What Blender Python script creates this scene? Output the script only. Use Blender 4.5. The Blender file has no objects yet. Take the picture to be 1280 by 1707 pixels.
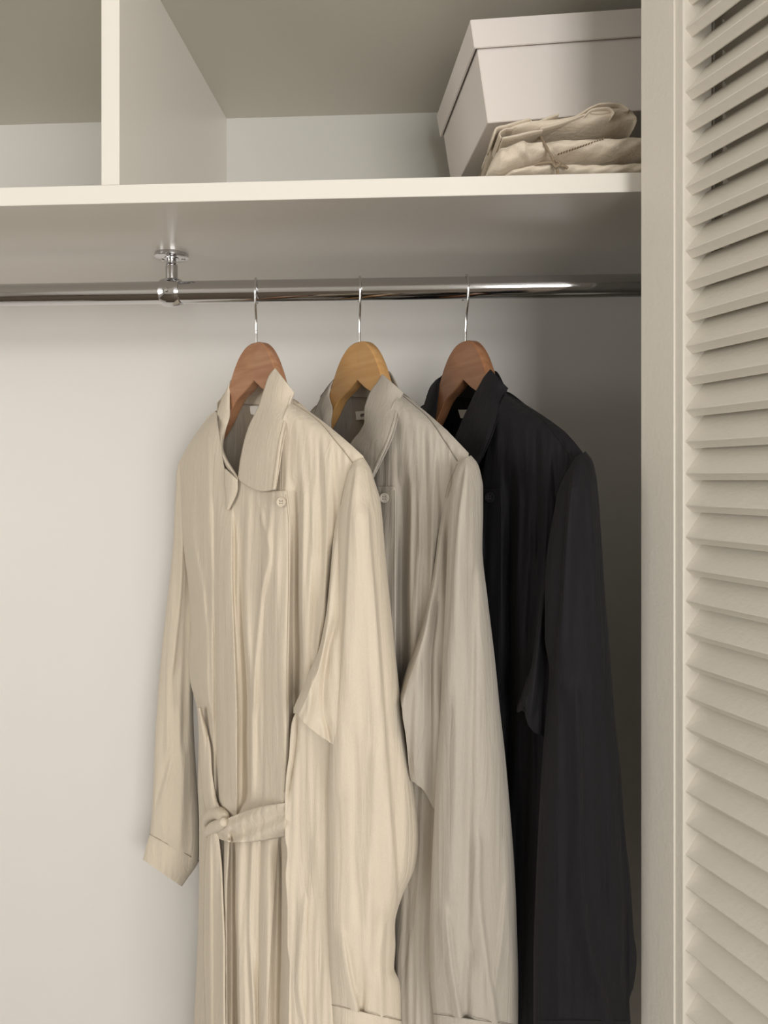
import bpy, bmesh, math, random
import numpy as np
from mathutils import Vector, Matrix

# ------------------------------------------------------------------ camera, world, light, exposure
S = bpy.context.scene
COL = S.collection
EYE = 1.5                      # camera height
PSI = math.radians(3.4)        # camera turned slightly left of square-on
F = 1250.0                     # focal length in pixels of the 1280x1707 frame
PX0, PY0 = 640.0, 800.0
cd = bpy.data.cameras.new('camera'); cam = bpy.data.objects.new('camera', cd); COL.objects.link(cam)
cam.location = (0, 0, EYE); cam.rotation_euler = (math.pi/2, 0, PSI)
cd.sensor_fit = 'VERTICAL'; cd.sensor_height = 36.0; cd.lens = F/1707*36.0
cd.shift_y = -(853.5-PY0)/1707.0
cd.clip_start = 0.02
S.camera = cam
w = bpy.data.worlds.new('sky'); S.world = w; w.use_nodes = True
w.node_tree.nodes['Background'].inputs[0].default_value = (0.80, 0.84, 0.90, 1)
w.node_tree.nodes['Background'].inputs[1].default_value = 0.25
def area(name, loc, target, sx, sy, power, color):
    l = bpy.data.lights.new(name, 'AREA'); l.shape = 'RECTANGLE'; l.size = sx; l.size_y = sy
    l.energy = power; l.color = color
    o = bpy.data.objects.new(name, l); COL.objects.link(o); o.location = loc
    d = Vector(target)-Vector(loc); o.rotation_euler = d.to_track_quat('-Z', 'Y').to_euler()
    return o
# daylight entering by the window of the room, behind the camera to the right
area('window_daylight', (1.40, -2.42, 1.42), (1.40, 0, 1.42), 2.05, 1.25, 90, (1.0, 0.975, 0.945))
# weaker fill lamp added at the left to brighten door face and right wall
area('side_fill', (-2.36, -1.1, 1.55), (0, -1.1, 1.55), 1.5, 1.2, 27, (1.0, 0.97, 0.93))
S.view_settings.view_transform = 'Standard'; S.view_settings.look = 'None'
S.view_settings.gamma = 1; S.view_settings.use_curve_mapping = False
S.view_settings.exposure = 0.0

# ------------------------------------------------------------------ projection helpers (measurements)
CP, SP = math.cos(PSI), math.sin(PSI)
def c2w(xc, zc, z=0.0):         # camera right / forward / up -> world
    return np.stack([xc*CP - zc*SP, xc*SP + zc*CP, np.asarray(z)+EYE+0*np.asarray(xc)], -1)
def at(px, py, zc):             # point seen at px,py at forward distance zc
    px = np.asarray(px, float); py = np.asarray(py, float); zc = np.asarray(zc, float)
    return c2w((px-PX0)/F*zc, zc+0*px, (PY0-py)/F*zc)
def at_y(px, py, Y):            # point seen at px,py on the plane y = Y
    u = (px-PX0)/F; zc = Y/(CP+u*SP)
    return at(px, py, zc)
def ci(xs, ys, x):              # smooth interpolation through points
    xs = np.asarray(xs, float); ys = np.asarray(ys, float); x = np.asarray(x, float)
    if len(xs) == 2: m = np.full(2, (ys[1]-ys[0])/(xs[1]-xs[0]))
    else:
        d = np.diff(ys)/np.diff(xs); m = np.empty_like(ys); m[0] = d[0]; m[-1] = d[-1]
        h = np.diff(xs)
        m[1:-1] = (d[:-1]*h[1:]+d[1:]*h[:-1])/(h[:-1]+h[1:])
        m[1:-1] = np.where(d[:-1]*d[1:] <= 0, 0, m[1:-1])
    i = np.clip(np.searchsorted(xs, x)-1, 0, len(xs)-2)
    h = xs[i+1]-xs[i]; t = (x-xs[i])/h; tc = np.clip(t, 0, 1)
    r = ((2*tc**3-3*tc**2+1)*ys[i] + (tc**3-2*tc**2+tc)*h*m[i] + (-2*tc**3+3*tc**2)*ys[i+1] + (tc**3-tc**2)*h*m[i+1])
    return r + (t-tc)*h*np.where(t > 1, m[i+1], m[i])
def curve(pts, x): return ci([p[0] for p in pts], [p[1] for p in pts], x)
def curvex(pts, y): return ci([p[1] for p in pts], [p[0] for p in pts], y)   # x as a function of y

# ------------------------------------------------------------------ materials
def nodes(name):
    m = bpy.data.materials.new(name); m.use_nodes = True
    return m, m.node_tree.nodes, m.node_tree.links, m.node_tree.nodes['Principled BSDF']
def paint(name, col, rough=.5, var=.02, bump=.15, scale=60, spec=.5):
    m, n, l, p = nodes(name)
    tc = n.new('ShaderNodeTexCoord'); no = n.new('ShaderNodeTexNoise'); no.inputs['Scale'].default_value = 3
    l.new(tc.outputs['Object'], no.inputs['Vector'])
    mix = n.new('ShaderNodeMix'); mix.data_type = 'RGBA'
    mix.inputs['A'].default_value = (*[c*(1-var) for c in col], 1); mix.inputs['B'].default_value = (*[min(1, c*(1+var)) for c in col], 1)
    l.new(no.outputs['Fac'], mix.inputs['Factor']); l.new(mix.outputs['Result'], p.inputs['Base Color'])
    n2 = n.new('ShaderNodeTexNoise'); n2.inputs['Scale'].default_value = scale; n2.inputs['Detail'].default_value = 3
    l.new(tc.outputs['Object'], n2.inputs['Vector'])
    b = n.new('ShaderNodeBump'); b.inputs['Strength'].default_value = bump; b.inputs['Distance'].default_value = .0006
    l.new(n2.outputs['Fac'], b.inputs['Height']); l.new(b.outputs['Normal'], p.inputs['Normal'])
    p.inputs['Roughness'].default_value = rough; p.inputs['Specular IOR Level'].default_value = spec
    return m
def fabric(name, col, rough=.8, crinkle=.7, sheen=.12, weave=.3, stretch=9, cdist=.0022, thin=0.0):
    m, n, l, p = nodes(name)
    tc = n.new('ShaderNodeTexCoord')
    mp = n.new('ShaderNodeMapping'); mp.inputs['Scale'].default_value = (95, 95, stretch)
    l.new(tc.outputs['Object'], mp.inputs['Vector'])
    a = n.new('ShaderNodeTexNoise'); a.inputs['Scale'].default_value = 1; a.inputs['Detail'].default_value = 4
    a.inputs['Roughness'].default_value = .55; a.inputs['Distortion'].default_value = 1.1
    l.new(mp.outputs['Vector'], a.inputs['Vector'])
    mp2 = n.new('ShaderNodeMapping'); mp2.inputs['Scale'].default_value = (900, 900, 500)
    l.new(tc.outputs['Object'], mp2.inputs['Vector'])
    c = n.new('ShaderNodeTexNoise'); c.inputs['Scale'].default_value = 1; c.inputs['Detail'].default_value = 2
    l.new(mp2.outputs['Vector'], c.inputs['Vector'])
    b1 = n.new('ShaderNodeBump'); b1.inputs['Strength'].default_value = crinkle; b1.inputs['Distance'].default_value = cdist
    b2 = n.new('ShaderNodeBump'); b2.inputs['Strength'].default_value = weave; b2.inputs['Distance'].default_value = .0003
    l.new(a.outputs['Fac'], b1.inputs['Height']); l.new(c.outputs['Fac'], b2.inputs['Height'])
    l.new(b1.outputs['Normal'], b2.inputs['Normal']); l.new(b2.outputs['Normal'], p.inputs['Normal'])
    mix = n.new('ShaderNodeMix'); mix.data_type = 'RGBA'
    mix.inputs['A'].default_value = (*[x*.93 for x in col], 1); mix.inputs['B'].default_value = (*[min(1, x*1.06) for x in col], 1)
    l.new(c.outputs['Fac'], mix.inputs['Factor']); l.new(mix.outputs['Result'], p.inputs['Base Color'])
    p.inputs['Roughness'].default_value = rough; p.inputs['Sheen Weight'].default_value = sheen
    p.inputs['Specular IOR Level'].default_value = .22
    return m
def wood(name, c1, c2, rough=.38):
    m, n, l, p = nodes(name)
    tc = n.new('ShaderNodeTexCoord'); mp = n.new('ShaderNodeMapping')
    mp.inputs['Scale'].default_value = (9, 60, 55); mp.inputs['Rotation'].default_value = (0, .45, 0)
    l.new(tc.outputs['Object'], mp.inputs['Vector'])
    a = n.new('ShaderNodeTexNoise'); a.inputs['Scale'].default_value = 1.2; a.inputs['Detail'].default_value = 5; a.inputs['Distortion'].default_value = 1.5
    l.new(mp.outputs['Vector'], a.inputs['Vector'])
    r = n.new('ShaderNodeValToRGB'); r.color_ramp.elements[0].position = .3; r.color_ramp.elements[1].position = .7
    r.color_ramp.elements[0].color = (*c1, 1); r.color_ramp.elements[1].color = (*c2, 1)
    l.new(a.outputs['Fac'], r.inputs['Fac']); l.new(r.outputs['Color'], p.inputs['Base Color'])
    p.inputs['Roughness'].default_value = rough; p.inputs['Specular IOR Level'].default_value = .4
    return m
def metal(name, col=(.62, .62, .63), rough=.09):
    m, n, l, p = nodes(name)
    p.inputs['Metallic'].default_value = 1; p.inputs['Base Color'].default_value = (*col, 1)
    tc = n.new('ShaderNodeTexCoord'); a = n.new('ShaderNodeTexNoise'); a.inputs['Scale'].default_value = 35
    l.new(tc.outputs['Object'], a.inputs['Vector'])
    mr = n.new('ShaderNodeMapRange'); mr.inputs['To Min'].default_value = rough*.7; mr.inputs['To Max'].default_value = rough*1.4
    l.new(a.outputs['Fac'], mr.inputs['Value']); l.new(mr.outputs['Result'], p.inputs['Roughness'])
    return m
M_wall = paint('white_laminate_wall', (.74, .72, .685), .45, .01, .08)
M_shelf = paint('white_laminate_shelf', (.77, .74, .68), .30, .01, .03)
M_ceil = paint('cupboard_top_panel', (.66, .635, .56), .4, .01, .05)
M_room = paint('room_wall_paint', (.66, .64, .60), .8)
M_floor = wood('oak_floor', (.085, .062, .042), (.12, .09, .062), .7)
M_door = paint('cream_door_paint', (.73, .69, .61), .42, .015, .5, 220)
M_chrome = metal('chrome')
M_wire = metal('hook_wire', (.72, .72, .72), .16)
M_box = paint('white_card', (.78, .73, .685), .6, .03, .3, 90)
M_cotton = fabric('natural_cotton', (.67, .59, .48), .9, .8, .05, .5, 95, .0012)
M_twine = fabric('jute_twine', (.27, .21, .145), .95, .5, 0, .6, 95)
M_white = paint('white_label', (.75, .73, .68), .7)
M_dark = paint('dark_print', (.05, .045, .04), .6)
M_cream = fabric('cream_crinkle_fabric', (.66, .583, .468), .78)
M_grey = fabric('greige_crinkle_fabric', (.445, .405, .345), .78)
M_black = fabric('black_crinkle_fabric', (.0085, .0080, .0100), .75, sheen=.03)
M_seam_c = paint('cream_seam', (.38, .32, .24), .8); M_seam_g = paint('greige_seam', (.2, .18, .15), .8); M_seam_b = paint('black_seam', (.006, .006, .007), .8)
M_wood = [wood('red_beech', (.36, .165, .085), (.46, .25, .14)), wood('honey_beech', (.50, .27, .095), (.58, .34, .14)), wood('brown_beech', (.30, .13, .06), (.38, .19, .095))]

# ------------------------------------------------------------------ object helpers
def finish(o, name, mat, parent, smooth):
    if mat: o.data.materials.append(mat)
    if smooth: o.data.shade_smooth()
    COL.objects.link(o)
    if parent: o.parent = parent
    return o
def mesh_obj(name, verts, faces, mat, parent=None, smooth=False):
    me = bpy.data.meshes.new(name); me.from_pydata([tuple(v) for v in verts], [], [tuple(f) for f in faces]); me.update()
    return finish(bpy.data.objects.new(name, me), name, mat, parent, smooth)
def bm_obj(name, bm, mat, parent=None, smooth=False):
    me = bpy.data.meshes.new(name); bmesh.ops.recalc_face_normals(bm, faces=bm.faces); bm.to_mesh(me); bm.free()
    return finish(bpy.data.objects.new(name, me), name, mat, parent, smooth)
def thing(name, label, cat, loc=(0, 0, 0), rz=0, group=None):
    o = bpy.data.objects.new(name, None); COL.objects.link(o); o.location = loc; o.rotation_euler = (0, 0, rz)
    o.empty_display_size = .05; o['label'] = label; o['category'] = cat
    if group: o['group'] = group
    return o
def tag(o, label, cat, group=None):
    o['label'] = label; o['category'] = cat
    if group: o['group'] = group
    return o
def box_bm(bm, x0, x1, y0, y1, z0, z1, bev=0):
    b = bmesh.new(); bmesh.ops.create_cube(b, size=1)
    bmesh.ops.transform(b, matrix=Matrix.Translation(((x0+x1)/2, (y0+y1)/2, (z0+z1)/2)) @ Matrix.Diagonal((x1-x0, y1-y0, z1-z0, 1)), verts=b.verts)
    if bev: bmesh.ops.bevel(b, geom=b.edges[:], offset=bev, segments=2, affect='EDGES', profile=.5)
    me = bpy.data.meshes.new('t'); b.to_mesh(me); b.free(); bm.from_mesh(me); bpy.data.meshes.remove(me)
def box(name, x0, x1, y0, y1, z0, z1, mat, bev=0, parent=None):
    bm = bmesh.new(); box_bm(bm, x0, x1, y0, y1, z0, z1, bev); return bm_obj(name, bm, mat, parent)
def struct(o): o['kind'] = 'structure'; return o
def grid_faces(nr, nc, closed=False, off=0):
    r = np.arange(nr-1)[:, None]; c = np.arange(nc if closed else nc-1)[None]
    c2 = (c+1) % nc
    q = np.stack([r*nc+c, r*nc+c2, (r+1)*nc+c2, (r+1)*nc+c], -1).reshape(-1, 4)+off
    return q.tolist()
def grid_obj(name, P, mat, parent, closed=False, solid=0, off=-1):
    nr, nc = P.shape[:2]
    o = mesh_obj(name, P.reshape(-1, 3), grid_faces(nr, nc, closed), mat, parent, True)
    if solid:
        md = o.modifiers.new('s', 'SOLIDIFY'); md.thickness = solid; md.offset = 0
    return o
def tube_pts(path, r, n=10):
    path = np.asarray(path, float); r = np.broadcast_to(r, (len(path),))
    T = np.gradient(path, axis=0); T /= np.linalg.norm(T, axis=1)[:, None]+1e-12
    up = np.array([0, 0, 1.]) if abs(T[0][2]) < .9 else np.array([1., 0, 0])
    N = np.cross(T[0], up); N /= np.linalg.norm(N); rings = []
    for p, t, rr in zip(path, T, r):
        N = N-np.dot(N, t)*t; N /= np.linalg.norm(N); B = np.cross(t, N)
        th = np.linspace(0, 2*np.pi, n, endpoint=False)
        rings.append(p+rr*(np.cos(th)[:, None]*N+np.sin(th)[:, None]*B))
    return np.array(rings)
def tube(name, path, r, mat, parent=None, n=10):
    P = tube_pts(path, r, n); nr = len(P); V = list(P.reshape(-1, 3)); Fc = grid_faces(nr, n, True)
    Fc.append(list(range(n))[::-1]); Fc.append([(nr-1)*n+i for i in range(n)])
    return mesh_obj(name, V, Fc, mat, parent, True)
def smooth_path(pts, n):
    pts = np.asarray(pts, float); d = np.r_[0, np.cumsum(np.linalg.norm(np.diff(pts, axis=0), axis=1))]
    x = np.linspace(0, d[-1], n); return np.stack([ci(d, pts[:, k], x) for k in range(pts.shape[1])], -1)
def lathe(name, prof, mat, parent=None, n=32, mtx=None):    # profile of (radius, height) turned about z
    th = np.linspace(0, 2*np.pi, n, endpoint=False)
    P = np.array([[(r*math.cos(t), r*math.sin(t), h) for t in th] for r, h in prof])
    bm = bmesh.new(); vs = [[bm.verts.new(p) for p in row] for row in P]
    for i in range(len(prof)-1):
        for j in range(n): bm.faces.new([vs[i][j], vs[i][(j+1) % n], vs[i+1][(j+1) % n], vs[i+1][j]])
    bm.faces.new(vs[0][::-1]); bm.faces.new(vs[-1])
    if mtx is not None: bmesh.ops.transform(bm, matrix=mtx, verts=bm.verts)
    o = bm_obj(name, bm, mat, parent, True)
    md = o.modifiers.new('e', 'EDGE_SPLIT'); md.split_angle = math.radians(35)
    return o

# ------------------------------------------------------------------ the setting: closet and room
YF, YB = .699, 1.084            # shelf front, back wall
ZU, ZT, ZC = EYE+.2638, EYE+.2817, EYE+.528
XL, XR = -1.15, .42             # closet ends
struct(box('wall_back', XL-.02, XR+.02, YB, YB+.02, 0, ZC+.3, M_wall))
struct(box('wall_back', XL, XR, YB-.004, YB, ZT, ZC, paint('upper_back_darker', (.62, .61, .57), .4, .01, .05)))  # thin layer over the back wall above the shelf, coloured darker than the wall
struct(box('wall_right', XR, XR+.02, YF, YB, 0, ZC+.02, M_wall))
struct(box('wall_left', XL-.02, XL, YF, YB, 0, ZC+.02, M_wall))
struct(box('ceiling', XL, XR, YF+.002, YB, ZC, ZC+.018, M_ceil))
struct(box('floor', -2.4, 2.6, -2.6, YB, -.03, 0, M_floor))
struct(box('ceiling', -2.4, 2.6, -2.6, YF, 2.55, 2.58, M_room))
struct(box('wall_front', .2175, 2.6, .686, .6985, 0, 2.55, M_room))
struct(box('wall_front', -2.4, XL, YF+.012, YF+.09, 0, 2.55, M_room))
struct(box('trim_1', XL, .2175, YF, YF+.09, ZC+.018, 2.55, M_room))
struct(box('wall_side', 2.58, 2.6, -2.6, YF, 0, 2.55, M_room))
struct(box('wall_side', -2.42, -2.4, -2.6, YF, 0, 2.55, M_room))
bm = bmesh.new()                # room wall with the window opening
box_bm(bm, -2.4, .36, -2.62, -2.5, 0, 2.55); box_bm(bm, 2.44, 2.6, -2.62, -2.5, 0, 2.55)
box_bm(bm, .36, 2.44, -2.62, -2.5, 0, .78); box_bm(bm, .36, 2.44, -2.62, -2.5, 2.06, 2.55)
struct(bm_obj('wall_window', bm, M_room))
wf = bmesh.new()
for a in ((.36, .375, .78, 2.06), (2.425, 2.44, .78, 2.06), (.36, 2.44, .78, .795), (.36, 2.44, 2.045, 2.06)):
    box_bm(wf, a[0], a[1], -2.56, -2.49, a[2], a[3])
struct(bm_obj('window_1', wf, M_door))

tag(box('wardrobe_shelf', XL, XR, YF, YB, ZU, ZT, M_shelf, .0008), 'long white laminate shelf above the chrome hanging rail', 'shelf')
XD = -.2943
tag(box('shelf_divider', XD-.0178, XD, YF, YB, ZT, ZC, M_shelf, .0006), 'upright white divider panel standing on the shelf at left', 'divider panel')

# ------------------------------------------------------------------ hanging rail and bracket
RY, RZ = .8597, EYE+.219; RR = .0128
rail = thing('hanging_rail', 'polished chrome hanging rail held under the white shelf', 'clothes rail', (XL, RY, RZ))
L = XR-XL
tube('rail_tube', [(x, 0, 0) for x in np.linspace(.001, L-.001, 30)], RR, M_chrome, rail, 48)
for sx in (0.004, L-.004): lathe('end_socket', [(.0135, 0), (.0215, 0), (.0215, .003), (.0175, .004), (.0165, .012), (.0135, .012)], M_chrome, rail, 32,
      Matrix.Translation((.0 if sx < .1 else L, 0, 0)) @ Matrix.Rotation(math.pi/2 if sx < .1 else -math.pi/2, 4, 'Y'))
bx = at_y(286, 420, RY)[0]
br = thing('rail_bracket', 'chrome bracket with round flange joining the rail to the shelf', 'bracket', (bx, RY, RZ))
H = ZU-RZ
lathe('flange', [(.0192, H), (.0194, H-.001), (.0194, H-.0042), (.0182, H-.005), (.0085, H-.0052), (.0085, H-.006)][::-1], M_chrome, br, 48)
lathe('stem', [(.0055, H-.004), (.0055, H-.011), (.0068, H-.0125), (.0072, H-.015), (.0070, .014), (.0085, .012)][::-1], M_chrome, br, 32)
lathe('rail_ring', [(.0131, -.0115), (.0148, -.0113), (.0160, -.008), (.0168, -.003), (.0168, .003), (.0160, .008), (.0148, .0113), (.0131, .0115)], M_chrome, br, 40, Matrix.Rotation(math.pi/2, 4, 'Y'))
for a in (25, 155, 270):
    lathe('screw', [(.0001, -.0012), (.0022, -.0010), (.0026, 0)], M_wire, br, 14, Matrix.Translation((.0135*math.cos(math.radians(a)), .0135*math.sin(math.radians(a)), H-.0052)))
lathe('set_screw', [(.0001, .0035), (.0022, .0032), (.0026, .0012), (.0028, 0)][::-1], M_wire, br, 16, Matrix.Translation((0, -.0160, -.001)) @ Matrix.Rotation(math.pi/2, 4, 'X'))

# ------------------------------------------------------------------ louvred door
SN = 1/math.hypot(1, .36); dirc = np.array([.36*SN, -SN])       # camera-space direction along the door towards the viewer
alw = (dirc[0]*CP-dirc[1]*SP, dirc[0]*SP+dirc[1]*CP)
D0 = at(1068, 800, .66)
door = bpy.data.objects.new('door_1', None); COL.objects.link(door)
door.location = (D0[0], D0[1], 0); door.rotation_euler = (0, 0, math.atan2(alw[1], alw[0])); door['kind'] = 'structure'
door['label'] = 'cream painted louvred door standing open at the right'
DW, DT, ZB, ZP = .44, .032, .012, 2.10
def stile(x0, x1, step):
    b = bmesh.new()
    if step > 0: box_bm(b, x0, x1-.0095, 0, DT, ZB, ZP, .0008); box_bm(b, x1-.0110, x1, .0012, DT-.0012, ZB, ZP, .0010)
    else: box_bm(b, x0+.0095, x1, 0, DT, ZB, ZP, .0008); box_bm(b, x0, x0+.0110, .0012, DT-.0012, ZB, ZP, .0010)
    return b
bm_obj('stile', stile(0, .0511, 1), M_door, door)
bm_obj('stile', stile(DW-.0511, DW, -1), M_door, door)
ZL0, ZL1 = .20, 2.02
box('rail', .0511, DW-.0511, .001, DT-.001, ZB, ZL0-.004, M_door, .001, door)
box('rail', .0511, DW-.0511, .001, DT-.001, ZL1+.02, ZP, M_door, .001, door)
ang = math.radians(49); dy, dz = math.cos(ang), math.sin(ang); W, T = .0335, .0096
A = np.array([.0030, 0.]); u_ = np.array([dy, dz]); n_ = np.array([dz, -dy])
prof = [A+u_*.0006, A+n_*.0006, A+n_*(T-.001)+u_*0, A+n_*T+u_*.001, A+n_*T+u_*(W-.001), A+n_*(T-.001)+u_*W, A+n_*.001+u_*W, A+u_*(W-.001)]
V = [(x, p[0], p[1]) for x in (.0495, DW-.0495) for p in prof]; n = len(prof)
Fs = [(i, (i+1) % n, n+(i+1) % n, n+i) for i in range(n)]+[tuple(range(n))[::-1], tuple(range(n, 2*n))]
slat = None; k0 = int((ZL0-EYE)/.02598)
for k in range(k0, 100):
    z = EYE+.0054+k*.02598
    if z+.026 > ZL1+.02: break
    if slat is None: slat = o = mesh_obj('slat', V, Fs, M_door, door)
    else: o = slat.copy(); COL.objects.link(o)
    o.location = (0, 0, z); o.rotation_euler = (random.Random(k).uniform(-.012, .012), 0, 0)

door2 = bpy.data.objects.new('door_2', None); COL.objects.link(door2)   # second leaf folded behind the first
door2['kind'] = 'structure'; door2['label'] = 'second louvred leaf folded behind the open door'
for ch in list(door.children):
    c_ = ch.copy(); COL.objects.link(c_); c_.parent = door2
    if ch.name.startswith('slat'): c_.location.z = ch.location.z
a_ = door.rotation_euler.z
near = np.array([D0[0], D0[1]])+DW*np.array(alw)+(.036+DT)*np.array([-math.sin(a_), math.cos(a_)])
door2.location = (near[0], near[1], 0); door2.rotation_euler = (0, 0, a_+math.pi-math.radians(.8))
# ------------------------------------------------------------------ box and cloths on the shelf
R_ = np.array([.987, .099, .128]); R_ /= np.linalg.norm(R_)       # camera-space (right, forward, up)
D_ = np.array([-.1, .995, 0.]); D_ -= R_*np.dot(D_, R_); D_ /= np.linalg.norm(D_)
V_ = np.cross(R_, D_); V_ /= np.linalg.norm(V_)
def cw(v): return Vector((v[0]*CP-v[1]*SP, v[0]*SP+v[1]*CP, v[2]))
C0 = Vector(at(813, 205, .80))
mt = Matrix((( *cw(R_), 0), (*cw(D_), 0), (*cw(V_), 0), (0, 0, 0, 1))).transposed(); mt.translation = C0
bxr = thing('storage_box', 'white cardboard storage box with shallow lid resting on the folded cloths', 'box'); bxr.matrix_world = mt
BW, BD, BH = .298, .196, .080
def frustum(name, w0, d0, w1, d1, z0, z1, open_top=False, parent=None, t=.0022, cx=BW/2, cy=BD/2, up=True):
    bm = bmesh.new(); rings = []
    seq = [(w0, d0, z0), (w1, d1, z1), (w1-2*t, d1-2*t, z1), (w0-2*t, d0-2*t, z0+t)] if up else [(w1, d1, z1), (w0, d0, z0), (w0-2*t, d0-2*t, z0), (w1-2*t, d1-2*t, z1-t)]
    for w, d, z in seq: rings.append([bm.verts.new((cx+sx*w/2, cy+sy*d/2, z)) for sx, sy in ((-1, -1), (1, -1), (1, 1), (-1, 1))])
    for i in range(3):
        for j in range(4): bm.faces.new([rings[i][j], rings[i][(j+1) % 4], rings[i+1][(j+1) % 4], rings[i+1][j]])
    bm.faces.new(rings[0][::-1]); bm.faces.new(rings[3])
    bmesh.ops.recalc_face_normals(bm, faces=bm.faces)
    bmesh.ops.bevel(bm, geom=bm.edges[:], offset=.0006, segments=2, affect='EDGES')
    return bm_obj(name, bm, M_box, parent)
frustum('box_body', BW, BD, BW+.004, BD+.004, 0, BH, parent=bxr)
frustum('lid', BW+.012, BD+.012, BW+.014, BD+.014, BH-.003, BH+.0265, parent=bxr, up=False)

def slab(name, top, bot, x0, x1, Z0, Z1, mat, parent, disp=None, nx=150, nv=72, org=(0, 0, 0), lean=0.0, power=2.6):
    # closed folded-cloth volume: front outline measured by top/bottom curves, rounded section in depth
    X = np.linspace(0, 1, nx); X = x0+(x1-x0)*X
    yt = curve(top, X); yb = curve(bot, X)
    th = np.linspace(0, 2*np.pi, nv, endpoint=False)
    c, s = np.cos(th), np.sin(th)
    cc = np.sign(c)*np.abs(c)**(2/power); ss = np.sign(s)*np.abs(s)**(2/power)
    Zm = (Z0+Z1)/2; Zh = (Z1-Z0)/2
    endf = np.clip((X-x0)/26.0, 0, 1)**.5; 
    Zc = Zm - Zh*cc[None]*endf[:, None]**.4 - 0*X[:, None]          # c=+1 is the front
    ym = ((yt+yb)/2)[:, None]; yh = ((yb-yt)/2)[:, None]
    py = ym - yh*ss[None]*np.maximum(endf, .05)[:, None]
    px = X[:, None]+0*py
    ref = Z0+.012
    zz = (PY0-py)/F*ref                                             # real height taken at the front
    xc = (px-PX0)/F*ref
    if disp is not None:
        front = np.clip(cc, 0, 1)[None]**.5; Zc = Zc - disp(px, py)*front
    zz = zz + lean*np.maximum(0, Zc-Z0-.02)*(ss[None] > 0)
    P = c2w(xc, Zc, zz) - np.array(org)
    V = list(P.reshape(-1, 3)); Fc = grid_faces(nx, nv, True); Fc.append(list(range(nv))[::-1]); Fc.append([(nx-1)*nv+i for i in range(nv)])
    return mesh_obj(name, V, Fc, mat, parent, True)
def ridge(px, py, path, wl, wr, amp, y0=None, y1=None, fade=30, horiz=False):
    if horiz: c = curve(path, px); d = py-c; q = px
    else: c = curvex(path, py); d = px-c; q = py
    a = path[0][0 if horiz else 1] if y0 is None else y0; b = path[-1][0 if horiz else 1] if y1 is None else y1
    wgt = np.exp(-(d/np.where(d < 0, wl, wr))**2)
    env = 1/(1+np.exp(-(q-a)/(fade/4)))*1/(1+np.exp((q-b)/(fade/4)))
    return amp*wgt*env
OB = at(940, 297, .82); OB[2] = ZT
bun = thing('cloth_bundle', 'natural cotton bundle tied with jute twine lying on the shelf', 'folded cloth', tuple(OB))
def d_up(px, py):
    h = ridge(px, py, [(868, 236), (868, 262), (890, 276)], 20, 6, .006, 225, 290)
    h += ridge(px, py, [(842, 240), (850, 262), (880, 274)], 8, 10, -.005, 232, 285)
    h += ridge(px, py, [(900, 262), (960, 250), (1060, 248)], 9, 12, .003, horiz=True)
    h -= ridge(px, py, [(906, 225), (912, 250), (924, 275)], 6, 6, .003, 220, 290)
    return h+.0008*np.sin(px*.19+py*.31)+.0006*np.sin(px*.09-py*.5)
top_u = [(807, 287), (814, 268), (822, 249), (834, 236), (860, 231), (900, 230), (950, 227), (1000, 226), (1068, 221), (1140, 217)]
bot_u = [(807, 297), (820, 299), (842, 295), (870, 284), (900, 276), (940, 273), (1000, 273), (1068, 271), (1140, 269)]
slab('folded_sheet', top_u, bot_u, 807, 1112, .712, .90, M_cotton, bun, d_up, org=OB)
top_l = [(826, 293), (846, 286), (870, 279), (900, 273), (940, 271), (1000, 271), (1068, 269), (1140, 268)]
bot_l = [(826, 305), (900, 305), (1000, 305), (1140, 305)]
def _bot(x): return bot_l
lo = slab('folded_sheet', top_l, [(826, 302.5), (900, 302.5), (1000, 302.5), (1140, 302.5)], 826, 1106, .708, .895, M_cotton, bun,
          lambda px, py: .0015*np.sin(px*.03)+.0008*np.sin(px*.2+py*.4), org=OB)
def tw(pts, r=.0014): 
    P = [at(a, b, c)-OB for a, b, c in pts]; return smooth_path(P, 60)
pth = tw([(902, 229, .80), (902, 228.5, .745), (903, 230, .722), (907, 238, .7115), (913, 250, .7085), (920, 262, .7085), (925, 274, .7045), (929, 284, .7025), (931, 297, .7025)])
nn = np.arange(len(pth)); 
tube('twine', pth, .0013+.0002*np.sin(nn*1.7), M_twine, bun, 8)
tube('twine', tw([(924, 273, .704), (932, 276, .7015), (940, 277, .702), (946, 280, .7035)]), .0014, M_twine, bun, 8)
tube('twine', tw([(926, 268, .7045), (933, 273, .701), (926, 278, .7005), (921, 272, .703), (905, 272, .7055), (890, 275, .7075)]), .0015, M_twine, bun, 8)
sb = bmesh.new()
for i in range(17):
    x = 930+i*4.6; y = 257-i*1.55
    p = Vector(at(x, y, .7085)-OB); q = Vector(at(x+2.2, y-.7, .7085)-OB)
    bmesh.ops.create_cube(sb, size=1, matrix=Matrix.Translation((p+q)/2) @ (q-p).to_track_quat('X', 'Z').to_matrix().to_4x4() @ Matrix.Diagonal(((q-p).length, .0035, .0007, 1)))
st = bm_obj('stitching', sb, M_twine, bun); st['kind'] = 'stuff'
OT = at(940, 232, .84)
clo = thing('folded_cloth', 'folded natural cotton cloth lying on top of the tied bundle', 'folded cloth', tuple(OT))
top_t = [(821, 221), (826, 213), (845, 207), (870, 202), (900, 201), (930, 197), (960, 190), (985, 178), (1005, 171), (1030, 171), (1044, 177), (1052, 186), (1056, 200)]
bot_t = [(821, 229), (828, 236), (850, 236), (880, 235), (930, 231), (1000, 229), (1056, 224)]
def d_top(px, py):
    h = ridge(px, py, [(850, 222), (900, 212), (960, 203), (1040, 192)], 7, 20, .004, horiz=True)
    return h+.0008*np.sin(px*.13+py*.35)
slab('cloth_body', top_t, bot_t, 821, 1055, .735, .93, M_cotton, clo, d_top, org=OT, lean=.05)
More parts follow.
